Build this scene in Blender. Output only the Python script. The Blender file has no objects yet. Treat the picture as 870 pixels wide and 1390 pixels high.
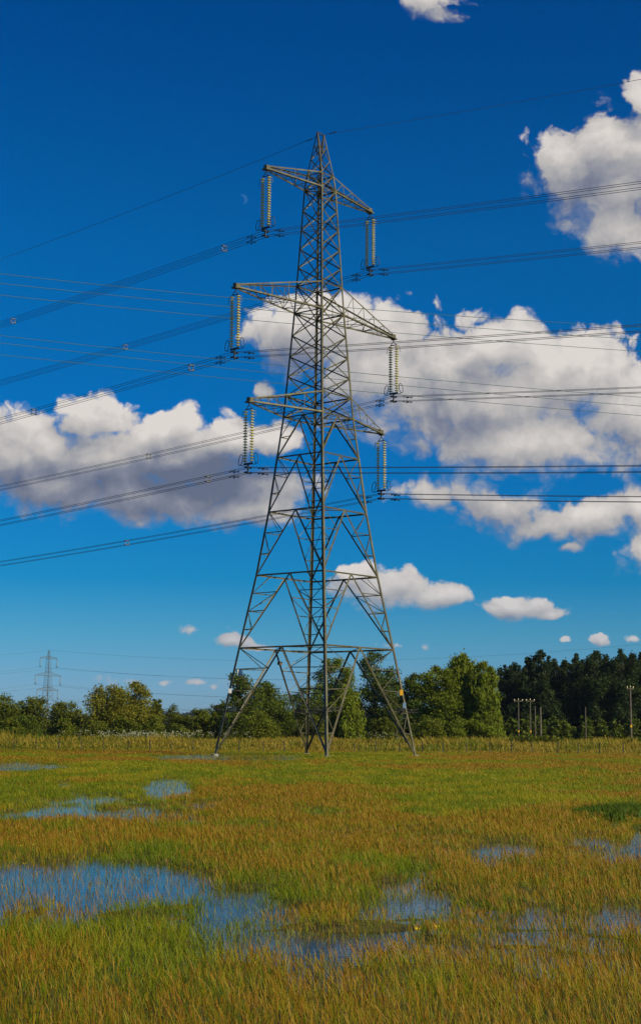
import bpy, bmesh, math, random
import numpy as np
from mathutils import Vector, Matrix
R = math.radians
random.seed(7); rng = np.random.default_rng(11)
S = bpy.context.scene; COL = S.collection

# ------------------------------------------------------------------ camera
F, PITCH, ROLL, CAMH = 2183.86, 0.1579001, 0.0072127, 1.648      # focal length in pixels of an 870 px wide photograph
cam = bpy.data.cameras.new('camera'); camo = bpy.data.objects.new('camera', cam); COL.objects.link(camo)
cam.sensor_fit = 'HORIZONTAL'; cam.sensor_width = 36; cam.lens = F/870*36; cam.shift_y = -45/870
cam.clip_start = 0.1; cam.clip_end = 30000
camo.matrix_world = Matrix.Translation((0, 0, CAMH)) @ Matrix.Rotation(math.pi/2 + PITCH, 4, 'X') @ Matrix.Rotation(ROLL, 4, 'Z')
S.camera = camo
S.view_settings.view_transform = 'Standard'; S.view_settings.look = 'None'
S.view_settings.exposure = 0.0; S.view_settings.gamma = 1; S.view_settings.use_curve_mapping = False
S.render.film_transparent = False

def uncam(px, py):
    """direction (x, y, z) seen at a point of the photograph"""
    a, b = px-435, py-650
    cr, sr = math.cos(-ROLL), math.sin(-ROLL)
    a, b = a*cr-b*sr, a*sr+b*cr
    c, s = math.cos(PITCH), math.sin(PITCH)
    return (a/F, c+s*b/F, s-c*b/F)
def tocam(x, y, z):
    z = z-CAMH; c, s = math.cos(PITCH), math.sin(PITCH)
    d = y*c+z*s; u = -y*s+z*c
    px = x/d*F; py = -u/d*F; cr, sr = math.cos(ROLL), math.sin(ROLL)
    return 435+px*cr-py*sr, 650+px*sr+py*cr
def at(px, py, Y):
    d = uncam(px, py); k = Y/d[1]
    return Vector((d[0]*k, Y, CAMH+d[2]*k))
def ground(px, py):
    d = uncam(px, py); k = -CAMH/d[2]
    return Vector((d[0]*k, d[1]*k, 0))

# ------------------------------------------------------------------ sun
SUN_EL, SUN_AZ = R(32), R(125)          # azimuth clockwise from the view direction (+Y)
sd = Vector((math.sin(SUN_AZ)*math.cos(SUN_EL), math.cos(SUN_AZ)*math.cos(SUN_EL), math.sin(SUN_EL)))
sl = bpy.data.lights.new('sun', 'SUN'); sl.energy = 5.0; sl.angle = R(0.5); sl.color = (1, .87, .60)
so = bpy.data.objects.new('sun', sl); COL.objects.link(so); so.rotation_euler = sd.to_track_quat('Z', 'Y').to_euler()

# ------------------------------------------------------------------ world: Nishita sky, clouds and the day moon
W = bpy.data.worlds.new('World'); S.world = W; W.use_nodes = True
class NT:
    def __init__(s, t): s.t = t
    def n(s, kind, **kw):
        o = s.t.nodes.new(kind)
        for k, v in kw.items(): setattr(o, k, v)
        return o
    def put(s, sock, v):
        if hasattr(v, 'is_output'): s.t.links.new(v, sock)
        elif v is not None: sock.default_value = v
    def m(s, op, a, b=None, c=None, clamp=False):
        o = s.n('ShaderNodeMath', operation=op, use_clamp=clamp)
        for i, v in enumerate((a, b, c)): s.put(o.inputs[i], v) if v is not None else None
        return o.outputs[0]
    def v(s, op, a, b=None, out=0):
        o = s.n('ShaderNodeVectorMath', operation=op); s.put(o.inputs[0], a)
        if b is not None: s.put(o.inputs[1], b)
        return o.outputs[out]
    def noise(s, vec, scale, detail=4, rough=.5, lac=2., col=False, dist=0.):
        o = s.n('ShaderNodeTexNoise'); s.put(o.inputs['Vector'], vec) if vec is not None else None
        o.inputs['Scale'].default_value = scale; o.inputs['Detail'].default_value = detail
        o.inputs['Roughness'].default_value = rough; o.inputs['Lacunarity'].default_value = lac; o.inputs['Distortion'].default_value = dist
        return o.outputs['Color' if col else 0]
    def ss(s, x, a, b, lo=0., hi=1.):
        o = s.n('ShaderNodeMapRange', interpolation_type='SMOOTHSTEP'); s.put(o.inputs[0], x)
        for i, q in enumerate((a, b, lo, hi)): s.put(o.inputs[i+1], q)
        return o.outputs[0]
    def mix(s, f, a, b):
        o = s.n('ShaderNodeMix', data_type='RGBA'); s.put(o.inputs[0], f); s.put(o.inputs[6], a); s.put(o.inputs[7], b); return o.outputs[2]
    def ramp(s, f, stops):
        o = s.n('ShaderNodeValToRGB'); cr = o.color_ramp
        while len(cr.elements) < len(stops): cr.elements.new(.5)
        for e, (p, c) in zip(cr.elements, stops): e.position = p; e.color = (*c, 1)
        s.put(o.inputs[0], f); return o.outputs[0]

# clouds: (photo x, photo y, rx, ry, weight)
CL = [
 (792,232,80,62,1),(850,205,85,72,1),(872,132,34,42,.8),(846,300,66,52,1),
 (577,-8,44,36,.8),
 (430,455,112,48,1),(520,500,112,78,1),(620,500,120,78,1),(765,500,100,78,1),(860,570,95,85,1),(700,590,165,52,1),(640,535,190,80,1),(845,245,100,85,1),
 (500,445,60,30,.9),(680,470,60,45,1),(770,458,45,36,1),(352,518,16,11,.6),
 (600,664,75,24,.6),(675,690,80,32,.85),(740,708,72,31,.8),(806,705,62,32,.9),(862,690,45,32,.9),(865,745,36,34,.7),(775,743,20,8,.6),
 (525,800,72,30,1),(592,810,44,18,.9),(492,782,32,18,.8),
 (700,826,52,18,1),(668,827,24,11,.8),(746,832,30,10,.8),
 (813,867,16,8,.8),(858,868,14,6,.6),(772,869,6,4,.5),
 (125,560,66,40,1),(38,615,80,62,1),(130,632,115,58,1),(240,622,112,60,1),(243,580,38,34,1),(322,594,54,38,1),(375,604,36,34,.9),
 (205,668,210,44,1),(80,652,130,42,1),(330,690,90,28,1),
 (316,873,24,10,.7),(350,880,40,6,.4),(268,855,20,5,.15),(224,925,16,5,.4),(267,926,14,5,.45),(291,931,7,4,.3),(200,926,60,7,.12),
 (245,942,12,4,.25),(545,878,25,4,.2),
]
def uv(px, py):
    d = uncam(px, py); return d[0]/d[1], d[2]/d[1]
g = bpy.data.node_groups.new('cloud_density', 'ShaderNodeTree')
g.interface.new_socket('P', in_out='INPUT', socket_type='NodeSocketVector')
g.interface.new_socket('D', in_out='OUTPUT', socket_type='NodeSocketFloat')
g.interface.new_socket('B', in_out='OUTPUT', socket_type='NodeSocketFloat')
G = NT(g); gi = G.n('NodeGroupInput'); go = G.n('NodeGroupOutput'); P = gi.outputs[0]
w1 = G.v('SUBTRACT', G.noise(P, 14, 3, .55, col=True), (.5, .5, .5))
w2 = G.v('SUBTRACT', G.noise(P, 55, 4, .6, col=True), (.5, .5, .5))
spv = G.n('ShaderNodeSeparateXYZ'); G.put(spv.inputs[0], P)
lowf = G.ss(spv.outputs[1], .05, .24)                  # 0 for the small far clouds, 1 for the near ones overhead
amt = G.m('ADD', .22, G.m('MULTIPLY', lowf, .78)); am2 = G.m('ADD', .5, G.m('MULTIPLY', lowf, .5))
wa = G.v('SCALE', G.v('MULTIPLY', w1, (.05, .036, 0))); G.put(wa.node.inputs[3], amt)
wb_ = G.v('SCALE', G.v('MULTIPLY', w2, (.016, .013, 0))); G.put(wb_.node.inputs[3], am2)
Q = G.v('ADD', P, G.v('ADD', wa, wb_))
acc = None
for (cx, cy, rx, ry, wt) in CL:
    u, v = uv(cx, cy); q = G.v('MULTIPLY', G.v('SUBTRACT', Q, (u, v, 0)), (F/rx/1.2, F/ry/1.2, 0))
    b = G.m('MULTIPLY', G.m('SUBTRACT', 1.0, G.v('LENGTH', q, out=1)), wt)
    acc = b if acc is None else G.m('SMOOTH_MAX', acc, b, .18)
vo = G.n('ShaderNodeTexVoronoi', feature='SMOOTH_F1', voronoi_dimensions='2D'); G.put(vo.inputs['Vector'], Q)
vo.inputs['Scale'].default_value = 42; vo.inputs['Detail'].default_value = 3; vo.inputs['Roughness'].default_value = .55; vo.inputs['Smoothness'].default_value = .35
puff = G.m('SUBTRACT', .42, vo.outputs['Distance'])
fb = G.m('SUBTRACT', G.m('ADD', G.m('MULTIPLY', G.noise(P, 24, 8, .58), lowf), G.m('MULTIPLY', G.noise(G.v('MULTIPLY', P, (1, 1.5, 1)), 75, 6, .56), G.m('SUBTRACT', 1., lowf))), .5)
D = G.m('ADD', G.m('ADD', acc, .14), G.m('ADD', G.m('MULTIPLY', puff, .52), G.m('MULTIPLY', fb, .50)))
G.put(go.inputs[0], D); G.put(go.inputs[1], acc)

T = NT(W.node_tree); W.node_tree.nodes.clear()
geo = T.n('ShaderNodeTexCoord'); dirv = geo.outputs['Generated']
sp = T.n('ShaderNodeSeparateXYZ'); T.put(sp.inputs[0], dirv); dx, dy, dz = sp.outputs
ys = T.m('MAXIMUM', dy, .05)
U_, V_ = T.m('DIVIDE', dx, ys), T.m('DIVIDE', dz, ys)
cb = T.n('ShaderNodeCombineXYZ'); T.put(cb.inputs[0], U_); T.put(cb.inputs[1], V_); PP = cb.outputs[0]
sky = T.n('ShaderNodeTexSky', sky_type='NISHITA', sun_disc=False, sun_elevation=SUN_EL, sun_rotation=SUN_AZ,
          altitude=0, air_density=1.0, dust_density=0.3, ozone_density=3.0)
elev = T.m('ARCSINE', dz)
# a saturated, polarised summer sky: the channels of the physical sky weighted by height above the horizon
tint = T.ramp(T.m('DIVIDE', elev, R(32), clamp=True), SKY_TINT := [(0, (.32,.53,.94)), (.05, (.27,.53,.95)), (.11, (.14,.50,.82)), (.17, (.022,.42,.77)), (.3, (.003,.39,.80)), (.53, (.003,.42,.82)), (.76, (0,.32,.75)), (1, (0,.29,.72))])
skc = T.v('MULTIPLY', sky.outputs[0], tint)
ga = T.n('ShaderNodeGroup'); ga.node_tree = g; T.put(ga.inputs[0], PP)
gb = T.n('ShaderNodeGroup'); gb.node_tree = g; lf = T.m('ADD', .3, T.m('MULTIPLY', T.ss(V_, .05, .24), .7)); off = T.v('SCALE', (.006, .020, 0)); T.put(off.node.inputs[3], lf)
T.put(gb.inputs[0], T.v('ADD', PP, off))
front = T.ss(dy, .80, .86)
soft = T.m('SUBTRACT', ga.outputs[1], gb.outputs[1])          # positive on the upper, sunlit side of a cloud
al = T.m('MULTIPLY', T.ss(ga.outputs[0], -.03, T.ss(soft, -.35, .35, .56, .22)), .98)
rel = T.m('SUBTRACT', ga.outputs[0], gb.outputs[0])
big = T.noise(T.v('MULTIPLY', PP, (1, 1.5, 1)), 9, 4, .55)
sh = T.m('ADD', T.m('MULTIPLY', rel, .40), T.m('ADD', T.m('MULTIPLY', soft, .14), .585))
sh = T.m('ADD', sh, T.m('MULTIPLY', T.m('SUBTRACT', big, .5), .95))
# the deep grey undersides of the left and right cumulus
for (cx, cy, rx, ry, k) in ((230,655,190,55,.60),(790,255,50,35,.32),(385,480,60,40,.25),(870,285,60,25,.2),(120,575,55,30,.22),(300,650,110,50,.15),(40,660,80,50,.2),(600,560,120,50,.12),(640,700,80,30,.2)):
    u, v = uv(cx, cy); q = T.v('MULTIPLY', T.v('SUBTRACT', PP, (u, v, 0)), (F/rx, F/ry, 0))
    sh = T.m('SUBTRACT', sh, T.m('MULTIPLY', T.ss(T.v('LENGTH', q, out=1), 1.4, .0), k))
cc = T.ramp(T.m('MAXIMUM', sh, 0.), [(0, (.13,.155,.23)), (.25, (.21,.23,.30)), (.5, (.37,.37,.39)), (.75, (.55,.52,.50)), (1, (.74,.69,.65))])
hz = T.ss(elev, R(7), R(1.5))
cc = T.mix(T.m('MULTIPLY', hz, .5), cc, (.22,.30,.42,1))
SKYS = 0.10
skl = T.v('SCALE', skc); skl.node.inputs[3].default_value = SKYS
colr = T.mix(al, skl, cc)
# the half moon, faint in the day sky
mu, mv = uv(329, 270)
def disc(ox, r):
    q = T.v('LENGTH', T.v('SUBTRACT', PP, (mu+ox/F, mv+ox*.3/F, 0)), out=1)
    return T.ss(q, (r+.8)/F, (r-.8)/F)
moon = T.m('MULTIPLY', disc(0, 7.5), T.m('SUBTRACT', 1., disc(-5, 8)))
moon = T.m('MULTIPLY', moon, .2)
colr = T.mix(moon, colr, (.12,.30,.50,1))
bg = T.n('ShaderNodeBackground'); T.put(bg.inputs[0], colr); bg.inputs[1].default_value = 1.0
bg0 = T.n('ShaderNodeBackground'); T.put(bg0.inputs[0], skl); bg0.inputs[1].default_value = 1.0
mx = T.n('ShaderNodeMixShader'); T.put(mx.inputs[0], front); T.put(mx.inputs[1], bg0.outputs[0]); T.put(mx.inputs[2], bg.outputs[0])
W.cycles.sampling_method = 'MANUAL'; W.cycles.sample_map_resolution = 256
wo = T.n('ShaderNodeOutputWorld'); T.put(wo.inputs[0], mx.outputs[0])

# ------------------------------------------------------------------ materials
def mat(name, base, rough=.7, metal=0., var=None, vscale=5., bump=0., bscale=30., attr=None, trans=0., spec=.3):
    m = bpy.data.materials.new(name); m.use_nodes = True; t = NT(m.node_tree); m.node_tree.nodes.clear()
    b = t.n('ShaderNodeBsdfPrincipled'); b.inputs['Roughness'].default_value = rough; b.inputs['Metallic'].default_value = metal
    b.inputs['Specular IOR Level'].default_value = spec
    tc = t.n('ShaderNodeTexCoord').outputs['Object']
    c = (*base, 1)
    if attr: a = t.n('ShaderNodeAttribute', attribute_name=attr); c = a.outputs['Color']
    elif var: c = t.mix(t.ss(t.noise(tc, vscale, 5, .6), .35, .65), (*base, 1), (*var, 1))
    t.put(b.inputs['Base Color'], c)
    if bump:
        bm_ = t.n('ShaderNodeBump'); bm_.inputs['Strength'].default_value = bump; t.put(bm_.inputs['Height'], t.noise(tc, bscale, 4)); t.put(b.inputs['Normal'], bm_.outputs[0])
    o = t.n('ShaderNodeOutputMaterial'); sh_ = b.outputs[0]
    if trans:
        tr = t.n('ShaderNodeBsdfTranslucent'); t.put(tr.inputs[0], c); mx = t.n('ShaderNodeMixShader'); mx.inputs[0].default_value = trans
        t.put(mx.inputs[1], sh_); t.put(mx.inputs[2], tr.outputs[0]); sh_ = mx.outputs[0]
    t.put(o.inputs[0], sh_); return m
M = dict(
 steel=mat('weathered_galvanised_steel', (.165,.155,.09), .62, .1, (.10,.088,.05), 1.3, spec=.35),
 darksteel=mat('dark_fittings', (.05,.05,.05), .55, .3, (.08,.08,.075), 8),
 glass=mat('cream_porcelain_discs', (.74,.66,.25), .3, 0, (.5,.45,.16), 3, spec=.6),
 wire=mat('aged_aluminium_conductor', (.075,.08,.10), .6, .3, (.055,.06,.08), .5),
 copper=mat('green_weathered_wire', (.03,.12,.10), .6, .2, (.04,.08,.08), .5),
 concrete=mat('concrete', (.32,.30,.27), .9, 0, (.2,.19,.17), 6, .3, 40),
 white=mat('white_enamel_plate', (.75,.75,.72), .4), yellow=mat('yellow_enamel_plate', (.80,.42,.02), .4), blue=mat('grey_blue_plate', (.18,.28,.42), .4),
 brownbox=mat('brown_box', (.16,.10,.05), .7),
 wood=mat('weathered_pole_wood', (.15,.13,.095), .85, 0, (.10,.085,.06), 3, .3, 20),
 post=mat('grey_fence_wood', (.085,.08,.045), .9, 0, (.05,.045,.03), 3, .3, 20),
 bark=mat('bark', (.07,.055,.04), .95, 0, (.12,.10,.08), 2, .5, 8),
 leaf=mat('foliage', (1,1,1), .6, attr='col', trans=.38, spec=.15),
 grass=mat('grass_blades', (1,1,1), .55, attr='col', trans=.35, spec=.25),
 petal=mat('yellow_petal', (.75,.55,.02), .5, trans=.3),
)
# ------------------------------------------------------------------ mesh helpers
class MB:
    def __init__(s): s.v = []; s.f = []
    def add(s, vs, fs):
        o = len(s.v); s.v += [tuple(v) for v in vs]; s.f += [tuple(i+o for i in f) for f in fs]
    def box(s, c, sx, sy, sz, rot=None):
        vs = [Vector((x*sx/2, y*sy/2, z*sz/2)) for z in (-1,1) for y in (-1,1) for x in (-1,1)]
        if rot: vs = [rot @ v for v in vs]
        s.add([v+Vector(c) for v in vs], [(0,2,3,1),(4,5,7,6),(0,1,5,4),(2,6,7,3),(0,4,6,2),(1,3,7,5)])
    def angle(s, a, b, w=.1, t=.014, out=None):
        """rolled steel angle between two points, its heel turned towards 'out'"""
        w *= .82; a, b = Vector(a), Vector(b); d = (b-a).normalized()
        o = Vector(out) if out is not None else Vector((.3,.2,1))
        o = o-d*o.dot(d)
        if o.length < 1e-3: o = Vector((1,0,0)); o = o-d*o.dot(d)
        o.normalize(); p = d.cross(o)
        e1 = (p-o).normalized(); e2 = (-p-o).normalized()
        heel = o*w*.45
        prof = [heel, heel+e1*w, heel+e1*w+e2*t, heel+e1*t+e2*t, heel+e1*t+e2*w, heel+e2*w]
        vs = [a+q for q in prof]+[b+q for q in prof]
        fs = [(i, (i+1)%6, (i+1)%6+6, i+6) for i in range(6)]+[(0,3,2,1),(0,5,4,3),(6,7,8,9),(6,9,10,11)]
        s.add(vs, fs)
    def tube(s, pts, r, n=6, caps=True):
        pts = [Vector(p) for p in pts]; rs = r if hasattr(r, '__len__') else [r]*len(pts); o = len(s.v)
        for i, p in enumerate(pts):
            d = (pts[min(i+1, len(pts)-1)]-pts[max(i-1, 0)]).normalized()
            x = d.orthogonal() if i == 0 else (x-d*x.dot(d)); x.normalize(); y = d.cross(x)
            for k in range(n):
                a = 2*math.pi*k/n; s.v.append(tuple(p+(x*math.cos(a)+y*math.sin(a))*rs[i]))
        for i in range(len(pts)-1):
            for k in range(n): s.f.append((o+i*n+k, o+i*n+(k+1)%n, o+(i+1)*n+(k+1)%n, o+(i+1)*n+k))
        if caps: s.f.append(tuple(o+k for k in range(n))[::-1]); s.f.append(tuple(o+(len(pts)-1)*n+k for k in range(n)))
    def lathe(s, prof, c, n=12):
        c = Vector(c); o = len(s.v)
        for r, z in prof:
            for k in range(n): a = 2*math.pi*k/n; s.v.append((c.x+r*math.cos(a), c.y+r*math.sin(a), c.z+z))
        for i in range(len(prof)-1):
            for k in range(n): s.f.append((o+i*n+k, o+i*n+(k+1)%n, o+(i+1)*n+(k+1)%n, o+(i+1)*n+k))
    def build(s, name, m, parent=None, loc=None, smooth=False):
        me = bpy.data.meshes.new(name); me.from_pydata(s.v, [], s.f); me.update(); me.materials.append(m)
        if smooth: me.polygons.foreach_set('use_smooth', [True]*len(me.polygons))
        o = bpy.data.objects.new(name, me); COL.objects.link(o)
        if parent: o.parent = parent
        if loc: o.location = loc
        return o
def np_mesh(name, V, tris, m, colors=None, quads=False, parent=None):
    """large mesh from arrays; colors per vertex"""
    me = bpy.data.meshes.new(name); k = tris.shape[1]; nf = len(tris)
    me.vertices.add(len(V)); me.vertices.foreach_set('co', np.ascontiguousarray(V, dtype=np.float32).ravel())
    me.loops.add(nf*k); me.loops.foreach_set('vertex_index', tris.astype(np.int32).ravel())
    me.polygons.add(nf); me.polygons.foreach_set('loop_start', np.arange(0, nf*k, k, dtype=np.int32)); me.polygons.foreach_set('loop_total', np.full(nf, k, dtype=np.int32))
    me.update(calc_edges=True)
    if colors is not None:
        a = me.attributes.new('col', 'FLOAT_COLOR', 'POINT'); a.data.foreach_set('color', np.concatenate([colors, np.ones((len(colors), 1))], 1).astype(np.float32).ravel())
    me.materials.append(m); o = bpy.data.objects.new(name, me); COL.objects.link(o)
    if parent: o.parent = parent
    return o
def thing(name, label, cat, loc=(0,0,0), rz=0, group=None):
    o = bpy.data.objects.new(name, None); COL.objects.link(o); o.location = loc; o.rotation_euler = (0, 0, rz)
    o.empty_display_size = .2; tag(o, label, cat, group); return o
def tag(o, label, cat, group=None, kind=None):
    o['label'] = label
    if cat: o['category'] = cat
    if group: o['group'] = group
    if kind: o['kind'] = kind
    return o
def vnoise(x, y, seed=0, octs=4):
    """value noise on arrays"""
    out = np.zeros_like(x); amp = .5; tot = 0
    for o_ in range(octs):
        r_ = np.random.default_rng(seed*31+o_); tab = r_.random((256, 256)); fx, fy = x*2**o_, y*2**o_
        ix, iy = np.floor(fx).astype(int), np.floor(fy).astype(int); tx, ty = fx-ix, fy-iy; tx = tx*tx*(3-2*tx); ty = ty*ty*(3-2*ty)
        ix &= 255; iy &= 255; jx, jy = (ix+1) & 255, (iy+1) & 255
        out += amp*((tab[ix,iy]*(1-tx)+tab[jx,iy]*tx)*(1-ty)+(tab[ix,jy]*(1-tx)+tab[jx,jy]*tx)*ty); tot += amp; amp *= .5
    return out/tot

# ------------------------------------------------------------------ ground, water
POOLS = [(180,1240,340,45,.26),(120,1098,190,22,.33),(750,1190,220,60,.2),(480,1285,420,30,.2),(320,1190,120,14,.25),(560,1240,110,30,.22),(110,1207,245,38,1.15),(330,1214,50,14,.5),(440,1284,90,18,.36),(230,1262,120,18,.42),(490,1292,50,20,.45),
 (228,1074,44,19,1.1),(265,1094,48,9,.9),(30,1043,75,8,1.1),(315,1029.5,125,6.5,1.5),(80,1104,75,12,.9),(170,1110,80,10,.6),(230,1112,90,6,.5),(88,1066,15,6,.9),
 (872,1150,24,26,1),(835,1118,18,8,.8),(690,1157,70,16,.75),(810,1150,70,18,.65),(565,1217,75,34,.85),(855,1252,70,22,.55),(710,1247,80,16,.45),(620,1265,50,12,.35),(500,1185,60,10,.35)]
def wet(x, y):
    yy = np.maximum(y, 1.); px, py = tocam(x, yy, 0*x)
    w = np.zeros_like(px)
    n = vnoise(x*.55+40, y*.22+9, 3, 4)-.5; n2 = vnoise(x*2.3+4, y*1.1+3, 5, 4)-.5
    for (cx, cy, rx, ry, k) in POOLS:
        d = 1-np.sqrt(((px-cx)/rx)**2+((py-cy)/ry)**2); w = np.maximum(w, np.clip(d*2.2, -1, 1)*k)
    return np.clip(w+(n*1.3+n2*1.7)*(w > -.2)*np.clip(w*3+.4, 0, 1), 0, 1)*(y > 8)
def height(x, y):
    w = wet(x, y)
    return .035+.03*(vnoise(x*.4, y*.4, 8, 3)-.5)-.16*np.clip(w*1.6, 0, 1) + np.clip((y-150)/150, 0, 1)*.15
def grid_sheet(xs, ys, name, m, hf=True):
    Xg, Yg = np.meshgrid(xs, ys); x, y = Xg.ravel(), Yg.ravel(); z = height(x, y) if hf else 0*x
    nx = len(xs); i = np.arange(len(ys)-1)[:, None]*nx+np.arange(nx-1)[None]; i = i.ravel()
    return np_mesh(name, np.stack([x, y, z], 1), np.stack([i, i+1, i+nx+1, i+nx], 1), m)
gm = bpy.data.materials.new('wet_meadow_soil'); gm.use_nodes = True; t = NT(gm.node_tree); b = gm.node_tree.nodes['Principled BSDF']
tc = t.n('ShaderNodeNewGeometry').outputs['Position']
c = t.mix(t.ss(t.noise(tc, .25, 6, .6), .4, .6), (.06,.075,.016,1), (.10,.075,.028,1)); c = t.mix(t.ss(t.noise(tc, 3, 4, .6), .45, .7), c, (.035,.035,.014,1))
t.put(b.inputs['Base Color'], c); b.inputs['Roughness'].default_value = .95; b.inputs['Specular IOR Level'].default_value = .1
xs = np.concatenate([[-9000,-4000,-1500,-600,-200,-90], np.linspace(-45, 45, 260), [90,200,600,1500,4000,9000]])
ys = np.concatenate([[-400,-60], 6+(150-6)*np.linspace(0, 1, 420)**1.6, [180,220,280,350,450,700,1200,2500,5000,14000]])
tag(grid_sheet(xs, ys, 'ground', gm), 'flooded grass meadow reaching to the trees', None, kind='structure')
wm = bpy.data.materials.new('still_water'); wm.use_nodes = True; t = NT(wm.node_tree); b = wm.node_tree.nodes['Principled BSDF']
b.inputs['Base Color'].default_value = (.02,.022,.012,1); b.inputs['Roughness'].default_value = .03; b.inputs['IOR'].default_value = 1.25; b.inputs['Specular IOR Level'].default_value = .5
tc = t.n('ShaderNodeNewGeometry').outputs['Position']; bp = t.n('ShaderNodeBump'); bp.inputs['Strength'].default_value = .06; bp.inputs['Distance'].default_value = .05
t.put(bp.inputs['Height'], t.noise(t.v('MULTIPLY', tc, (3, 5, 1)), 2.5, 3)); t.put(b.inputs['Normal'], bp.outputs[0])
wb = MB(); wb.add([(-60,4,0),(60,4,0),(60,146,0),(-60,146,0)], [(0,1,2,3)])
tag(wb.build('water', wm), 'shallow flood water standing between the grass', None, kind='structure')

# ------------------------------------------------------------------ the pylon
LV = [(0,5.52),(8.29,4.28),(13.99,3.39),(19.03,2.75),(23.43,2.31),(26.68,1.98),(35.27,1.42),(45.64,.91),(46.95,.76),(50.6,.40)]
def hw(z):
    for (a, wa), (b_, wb_) in zip(LV, LV[1:]):
        if z <= b_: return wa+(wb_-wa)*(z-a)/(b_-a)
    return LV[-1][1]
def make_pylon(label, loc, rz, full=True):
    root = thing('lattice_pylon', label, 'pylon', loc, rz, 'lattice pylons')
    st = M['steel']
    cor = lambda sx, sy, z: Vector((sx*hw(z), sy*hw(z), z))
    # legs: four main angles to the top of the upper crossarm, then gathering into the peak
    for sx in (-1, 1):
        for sy in (-1, 1):
            mb = MB()
            for (z0, _), (z1, _) in zip(LV[:8], LV[1:9]):
                mb.angle(cor(sx, sy, z0), cor(sx, sy, z1+.05), .235 if z1 < 24 else (.20 if z1 < 36 else .165), .03, (sx, sy, 0))
            leg = mb.build('leg', st, root)
            fb_ = MB(); fb_.lathe([(.0,.14),(.26,.14),(.30,.0),(.30,-.3)], cor(sx, sy, 0), 10); fb_.build('footing', M['concrete'], leg)
    # faces
    for fi in range(4):
        ang = fi*math.pi/2; rot = Matrix.Rotation(ang, 3, 'Z'); nrm = rot @ Vector((0, -1, 0))
        fp = lambda s, z: rot @ Vector((s*hw(z), -hw(z), z))
        mb = MB(); A = lambda p, q, w=.1: mb.angle(p, q, w, .016, nrm+Vector((0,0,.3)))
        # big inverted V panels
        zs = [0,8.29,13.99,19.03,23.43,26.68]
        for i, (z0, z1) in enumerate(zip(zs, zs[1:])):
            mid = (fp(-1, z1)+fp(1, z1))/2
            if i < 4: A(fp(-1, z1), fp(1, z1), .12)
            for s in (-1, 1):
                foot = fp(s, z0+(.25 if i == 0 else .05)); A(mid, foot, .16 if i == 0 else .13)
                n = (5, 4, 3, 3, 2)[i]
                prev = None
                for k in range(1, n):
                    tt = k/n; zz = z0+(z1-z0)*tt; L_ = fp(s, zz); Dg = foot.lerp(mid, tt)
                    A(L_, Dg, .065)
                    if prev is not None:
                        (A(prev[0], Dg, .055) if k % 2 else A(prev[1], L_, .055))
                    prev = (L_, Dg)
                A(prev[1] if n % 2 else prev[0].lerp(prev[0], 0), fp(s, z1) if n % 2 else mid.lerp(fp(s, z1), .5), .055)
        # crossed bracing of the cage
        zx = [26.68,28.40,30.0,31.65,33.4,35.27,37.55,39.1,40.65,42.3,43.9,45.64,46.95]
        for z0, z1 in zip(zx, zx[1:]):
            A(fp(-1, z0), fp(1, z1), .095); A(fp(1, z0), fp(-1, z1), .095)
            if z0 in (26.68, 35.27, 45.64): A(fp(-1, z0), fp(1, z0), .11); A(fp(-1, z1), fp(1, z1), .11)
        mb.build('lattice_face', st, root)
    # peak: gathers to a short ridge along the crossarms
    mb = MB(); pz = [46.95, 48.3, 49.5, 50.6]
    pk = lambda sx, sy, z: Vector((sx*(.76+(.42-.76)*(z-46.95)/3.65), sy*.76*(1-(z-46.95)/3.65)+sy*.02, z))
    for sx in (-1, 1):
        for sy in (-1, 1): mb.angle(pk(sx, sy, 46.95), pk(sx, sy, 50.6), .12, .016, (sx, sy, 0))
        for z0, z1 in zip(pz, pz[1:-1]): mb.angle(pk(sx, -1, z0), pk(sx, 1, z1), .07, .012, (sx,0,0)); mb.angle(pk(sx, 1, z0), pk(sx, -1, z1), .07, .012, (sx,0,0))
        mb.angle(pk(-1, sx, 49.5), pk(1, sx, 49.5), .07, .012, (0,sx,0))
    for sy in (-1, 1):
        for z0, z1 in zip(pz, pz[1:-1]): mb.angle(pk(-1, sy, z0), pk(1, sy, z1), .07, .012, (0,sy,0)); mb.angle(pk(1, sy, z0), pk(-1, sy, z1), .07, .012, (0,sy,0))
        mb.angle(pk(-1, sy, 50.55), Vector((0, sy*.25, 48.9)), .06, .012, (0,sy,0)); mb.angle(pk(1, sy, 50.55), Vector((0, sy*.25, 48.9)), .06, .012, (0,sy,0))
    mb.angle((-.5, 0, 50.62), (.5, 0, 50.62), .12, .016, (0,0,1))
    mb.build('peak_frame', st, root)
    # plan bracing at the crossarm levels
    for z in (26.68, 35.27, 45.64): mb = MB(); mb.angle(cor(-1,-1,z), cor(1,1,z), .09); mb.angle(cor(1,-1,z), cor(-1,1,z), .09); mb.build('plan_bracing', st, root)
    for z in (8.29, 19.03):
        w = hw(z); mb = MB()
        for a_, b_ in (((-w,0),(0,-w)),((0,-w),(w,0)),((w,0),(0,w)),((0,w),(-w,0))): mb.angle((*a_, z-.02), (*b_, z-.02), .08)
        mb.build('plan_bracing', st, root)
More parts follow.
